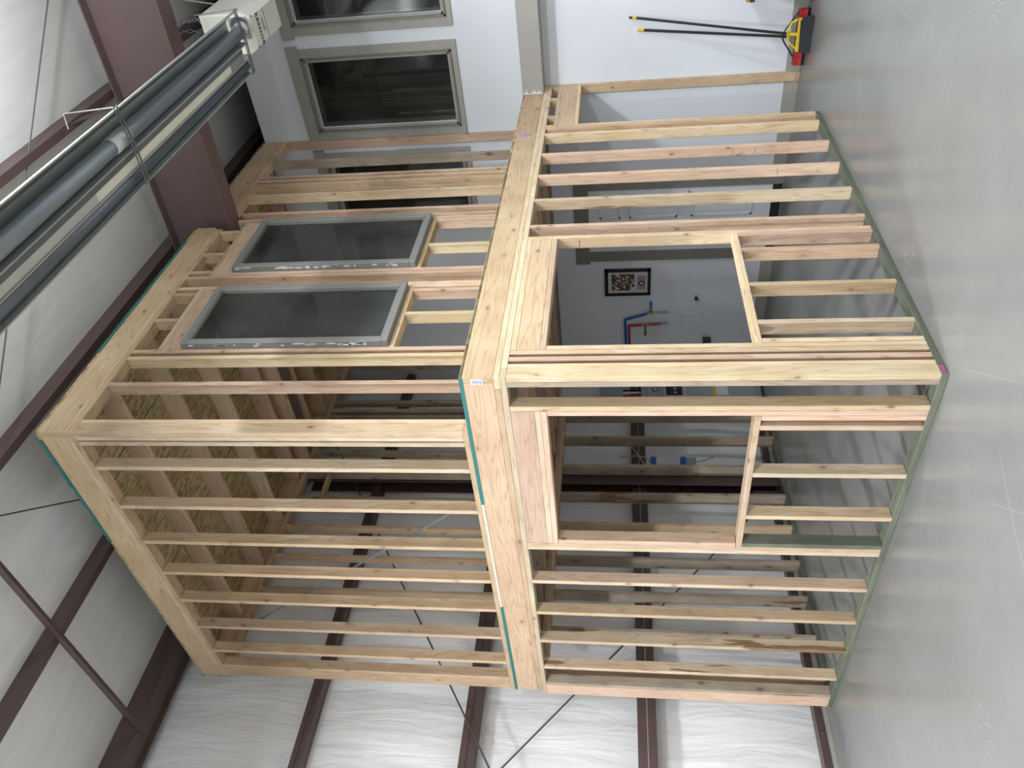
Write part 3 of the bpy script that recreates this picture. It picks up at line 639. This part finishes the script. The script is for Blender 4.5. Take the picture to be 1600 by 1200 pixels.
# end of a wooden bench at the picture's edge
bn = thing('wooden_bench', 'tan wooden bench end cut off by the picture edge beside the broom', 'bench', (4.2, -.9, 0))
for (xx_, yy_) in ((4.40, -.84), (4.05, -.84), (4.40, -1.74), (4.05, -1.74)): lum(bn, 'leg', xx_-.03, xx_+.03, yy_-.03, yy_+.03, 0, .57, WOOD['yellow'] if 0 else plain('varnished_oak', (.42, .22, .07), .4))
for yy_ in (-.84, -1.74): bx(bn, 'cap', 3.99, 4.47, yy_-.04, yy_+.04, .571, .61, plain('dark_cap', (.05, .03, .02), .4))
lum(bn, 'seat_board', 4.0, 4.46, -1.79, -.80, .611, .64, plain('varnished_oak_board', (.42, .22, .07), .4)); lum(bn, 'stretcher', 4.03, 4.42, -.855, -.825, .12, .17, plain('varnished_oak_rail', (.40, .20, .06), .4))

# ================================================================== THINGS INSIDE, ON THE WHITE WALL
fp = thing('framed_print', 'black framed print with white mat seen through the lower window opening', 'picture', (W, 2.39, 1.38))
XF = W-.03
mb = MB().box(XF, W, 2.20, 2.235, 1.37, 1.91).box(XF, W, 2.535, 2.57, 1.37, 1.91).box(XF, W, 2.20, 2.57, 1.37, 1.405).box(XF, W, 2.20, 2.57, 1.87, 1.91); mb.build('frame', BLACK, fp)
bx(fp, 'mat_board', XF+.012, W-.002, 2.235, 2.535, 1.405, 1.87, plain('mat_white', (.62, .62, .60), .6), .0005)
def art():
    t = NT('print_art'); co = t.n('ShaderNodeTexCoord').outputs['Object']; v = t.n('ShaderNodeTexVoronoi', i_Vector=co, i_Scale=42.0); g = t.n('ShaderNodeSeparateColor', i_Color=v.outputs['Color']).outputs[0]
    c = t.ramp(g, (0, (.03, .03, .04)), (.35, (.45, .08, .06)), (.5, (.62, .58, .5)), (.7, (.45, .33, .12)), (.85, (.08, .08, .10))); t.t.nodes['Color Ramp'].color_ramp.interpolation = 'CONSTANT'; t.col(c); return t.m
bx(fp, 'upper_print', XF+.010, XF+.012, 2.27, 2.50, 1.56, 1.83, art(), .0003)
bx(fp, 'lower_print', XF+.010, XF+.012, 2.29, 2.49, 1.43, 1.53, plain('mauve_print', (.36, .27, .30), .6), .0003)
MB().tube((XF+.008, 2.40, 1.475), (XF+.010, 2.40, 1.475), .036, 20).build('disc_print', BLACK, fp)
MB().tube((XF+.0065, 2.40, 1.475), (XF+.008, 2.40, 1.475), .022, 20).build('disc_centre', plain('pale_disc', (.45, .45, .42), .5), fp)
# pipes
XP = W-.035
def valve(g, y, z, dy, cap, capm):
    MB().tube((XP, y, z-.05), (XP, y, z+.05), .012, 10).tube((XP, y, z), (XP, y+dy, z), .012, 10).build('valve_body', BRASS, g)
    MB().tube((XP, y+dy, z), (XP, y+dy*1.5, z), .018, 12).build(cap, capm, g)
pb = thing('water_pipe', 'blue water pipe with valve on the white wall below the print', 'pipe', (XP, 3.0, 1.2))
MB().poly([(XP, 3.9, 1.64), (XP, 2.925, 1.67), (XP, 2.84, 1.40)], .015).build('tube', BLUE, pb); valve(pb, 2.83, 1.36, -.11, 'blue_cap', plain('light_blue_cap', (.02, .28, .5), .4))
MB().tube((XP, 2.825, 1.30), (XP, 2.82, 1.14), .010).build('capped_end', STRAP, pb)
pr = thing('water_pipe', 'red water pipe with valve on the white wall below the blue one', 'pipe', (XP, 3.0, 1.2))
MB().poly([(XP, 3.9, 1.595), (XP, 3.02, 1.625), (XP, 2.995, 1.22)], .015).build('tube', RED, pr); valve(pr, 3.0, 1.42, .11, 'tee_handle', BRASS)
MB().tube((XP, 2.99, 1.26), (XP, 2.99, 1.14), .010).build('capped_end', STRAP, pr)
def patch(nm, y0, y1, z0, z1, lab, cat, m):
    g = thing(nm, lab, cat, (W, (y0+y1)/2, z0)); bx(g, 'cover', W-.006, W, y0, y1, z0, z1, m)
    for yy_ in (y0+.012, y1-.012):
        for zz in (z0+.012, z1-.012): MB().tube((W-.009, yy_, zz), (W-.006, yy_, zz), .005, 8).build('screw', GALV, g)
patch('access_cover', 2.86, 3.065, .715, .99, 'flat white access cover screwed to the wall inside lower room', 'cover', WHITE)
g = thing('hose_bib', 'small brass fitting sticking out of the white wall inside', 'fitting', (W, 2.64, .82))
MB().tube((W, 2.62, .83), (W-.05, 2.62, .83), .012).build('body', BRASS, g); MB().tube((W-.035, 2.60, .83), (W-.035, 2.65, .80), .010).tube((W-.05, 2.62, .83), (W-.06, 2.62, .83), .022, 12).build('valve_wheel', plain('dark_brass', (.14, .09, .05), .4, .6), g)
g = thing('drain_pipe', 'black capped drain pipe near the floor inside, by the corner', 'pipe', (W-.06, 3.2, .66))
MB().tube((W-.06, 3.24, .62), (W-.06, 3.24, .70), .035, 16).build('body', BLACK, g); MB().tube((W-.06, 3.24, .70), (W-.06, 3.24, .715), .040, 16).build('cap', BLACK, g); MB().tube((W, 3.26, .66), (W-.06, 3.26, .66), .02, 10).build('stub', BLACK, g)
# electrical panel in the corner
ep = thing('electrical_panel', 'tall grey electrical panel in the corner behind the corner post', 'electrical panel', (4.08, 3.70, 0))
bx(ep, 'cabinet', 3.84, 4.34, 3.70, 3.828, .02, 1.475, GREYP); bx(ep, 'door', 3.90, 4.28, 3.693, 3.70, .10, 1.40, plain('panel_door', (.38, .41, .43), .35))
bx(ep, 'breaker_window', 3.93, 4.14, 3.690, 3.694, .93, 1.20, plain('pale_bezel', (.5, .52, .54), .4)); bx(ep, 'breakers', 3.95, 4.12, 3.686, 3.691, .97, 1.17, BLACK)
for k in range(3): bx(ep, 'breaker_switch', 3.985+k*.04, 4.003+k*.04, 3.680, 3.687, 1.04, 1.08, plain('switch_%d' % k, ((.6, .6, .55), (.5, .1, .06), (.6, .6, .55))[k], .5))
bx(ep, 'warning_label', 3.95, 4.13, 3.690, 3.693, .42, .60, plain('white_label', (.75, .76, .78), .5)); bx(ep, 'label_header', 3.95, 4.13, 3.689, 3.690, .56, .60, YEL)
MB().tube((4.06, 3.692, 1.30), (4.06, 3.688, 1.30), .045, 18).build('seal_sticker', plain('purple_sticker', (.10, .06, .22), .5), ep); MB().tube((4.06, 3.688, 1.30), (4.06, 3.686, 1.30), .03, 18).build('seal_centre', plain('tan_sticker', (.6, .42, .25), .5), ep)
jb = thing('junction_box', 'grey meter box above the electrical panel with coloured wires', 'electrical box', (4.08, 3.70, 1.70))
bx(jb, 'box_body', 3.92, 4.24, 3.70, 3.828, 1.70, 1.99, GREYP)
for k, m_ in enumerate((BLUE, RED, WHITE, BLACK)): MB().tube((3.98+k*.05, 3.76, 1.475), (3.97+k*.05, 3.76, 1.70), .013, 8).build('wire', m_, jb)
# switch boxes on the column
for k, (zc, lab) in enumerate(((1.36, 'blue ringed outlet box wired at the steel column, upper one'), (1.03, 'blue ringed outlet box wired at the steel column, lower one'))):
    g = thing('outlet_box', lab, 'outlet box', (2.80, 3.69, zc), 'outlet boxes at the column')
    bx(g, 'box_body', 2.74, 2.86, 3.66, 3.74, zc-.13, zc-.02, STRAP if k else plain('box_white', (.6, .62, .62), .5)); bx(g, 'blue_ring', 2.74, 2.87, 3.655, 3.72, zc-.02, zc+.04, BLUE)
    if k: MB().poly([(2.80, 3.67, zc-.13), (2.83, 3.66, zc-.25), (2.87, 3.65, zc-.33)], .004).build('loose_wire', BLACK, g)
cb = thing('cable_loop', 'pale electrical cable looping from girt to outlet box', 'cable', (2.9, 3.70, 1.45))
pts = [Vector((2.98, 3.78, 1.75)), Vector((2.96, 3.74, 1.55)), Vector((2.90, 3.70, 1.45)), Vector((2.82, 3.69, 1.40))]
MB().poly([tuple(v) for v in pts], .007).poly([(3.2, 3.78, 1.62), (3.05, 3.74, 1.58), (2.86, 3.70, 1.50), (2.72, 3.69, 1.45)], .007).build('cable', plain('pale_cable', (.5, .5, .48), .6), cb)

# tape on the floor
tp = MB().prism([(0, 0), (.012, 0), (.012, .13), (0, .13)], 2, 0, .0015).build('tape_strip', plain('blue_tape', (.02, .12, .50), .6), None, (0, 0, 0)); tp.location = (-.30, 3.50, .0003); tp.rotation_euler = (0, 0, .9)
tag(tp, 'short strip of blue tape on the concrete by the left wall end', 'tape')
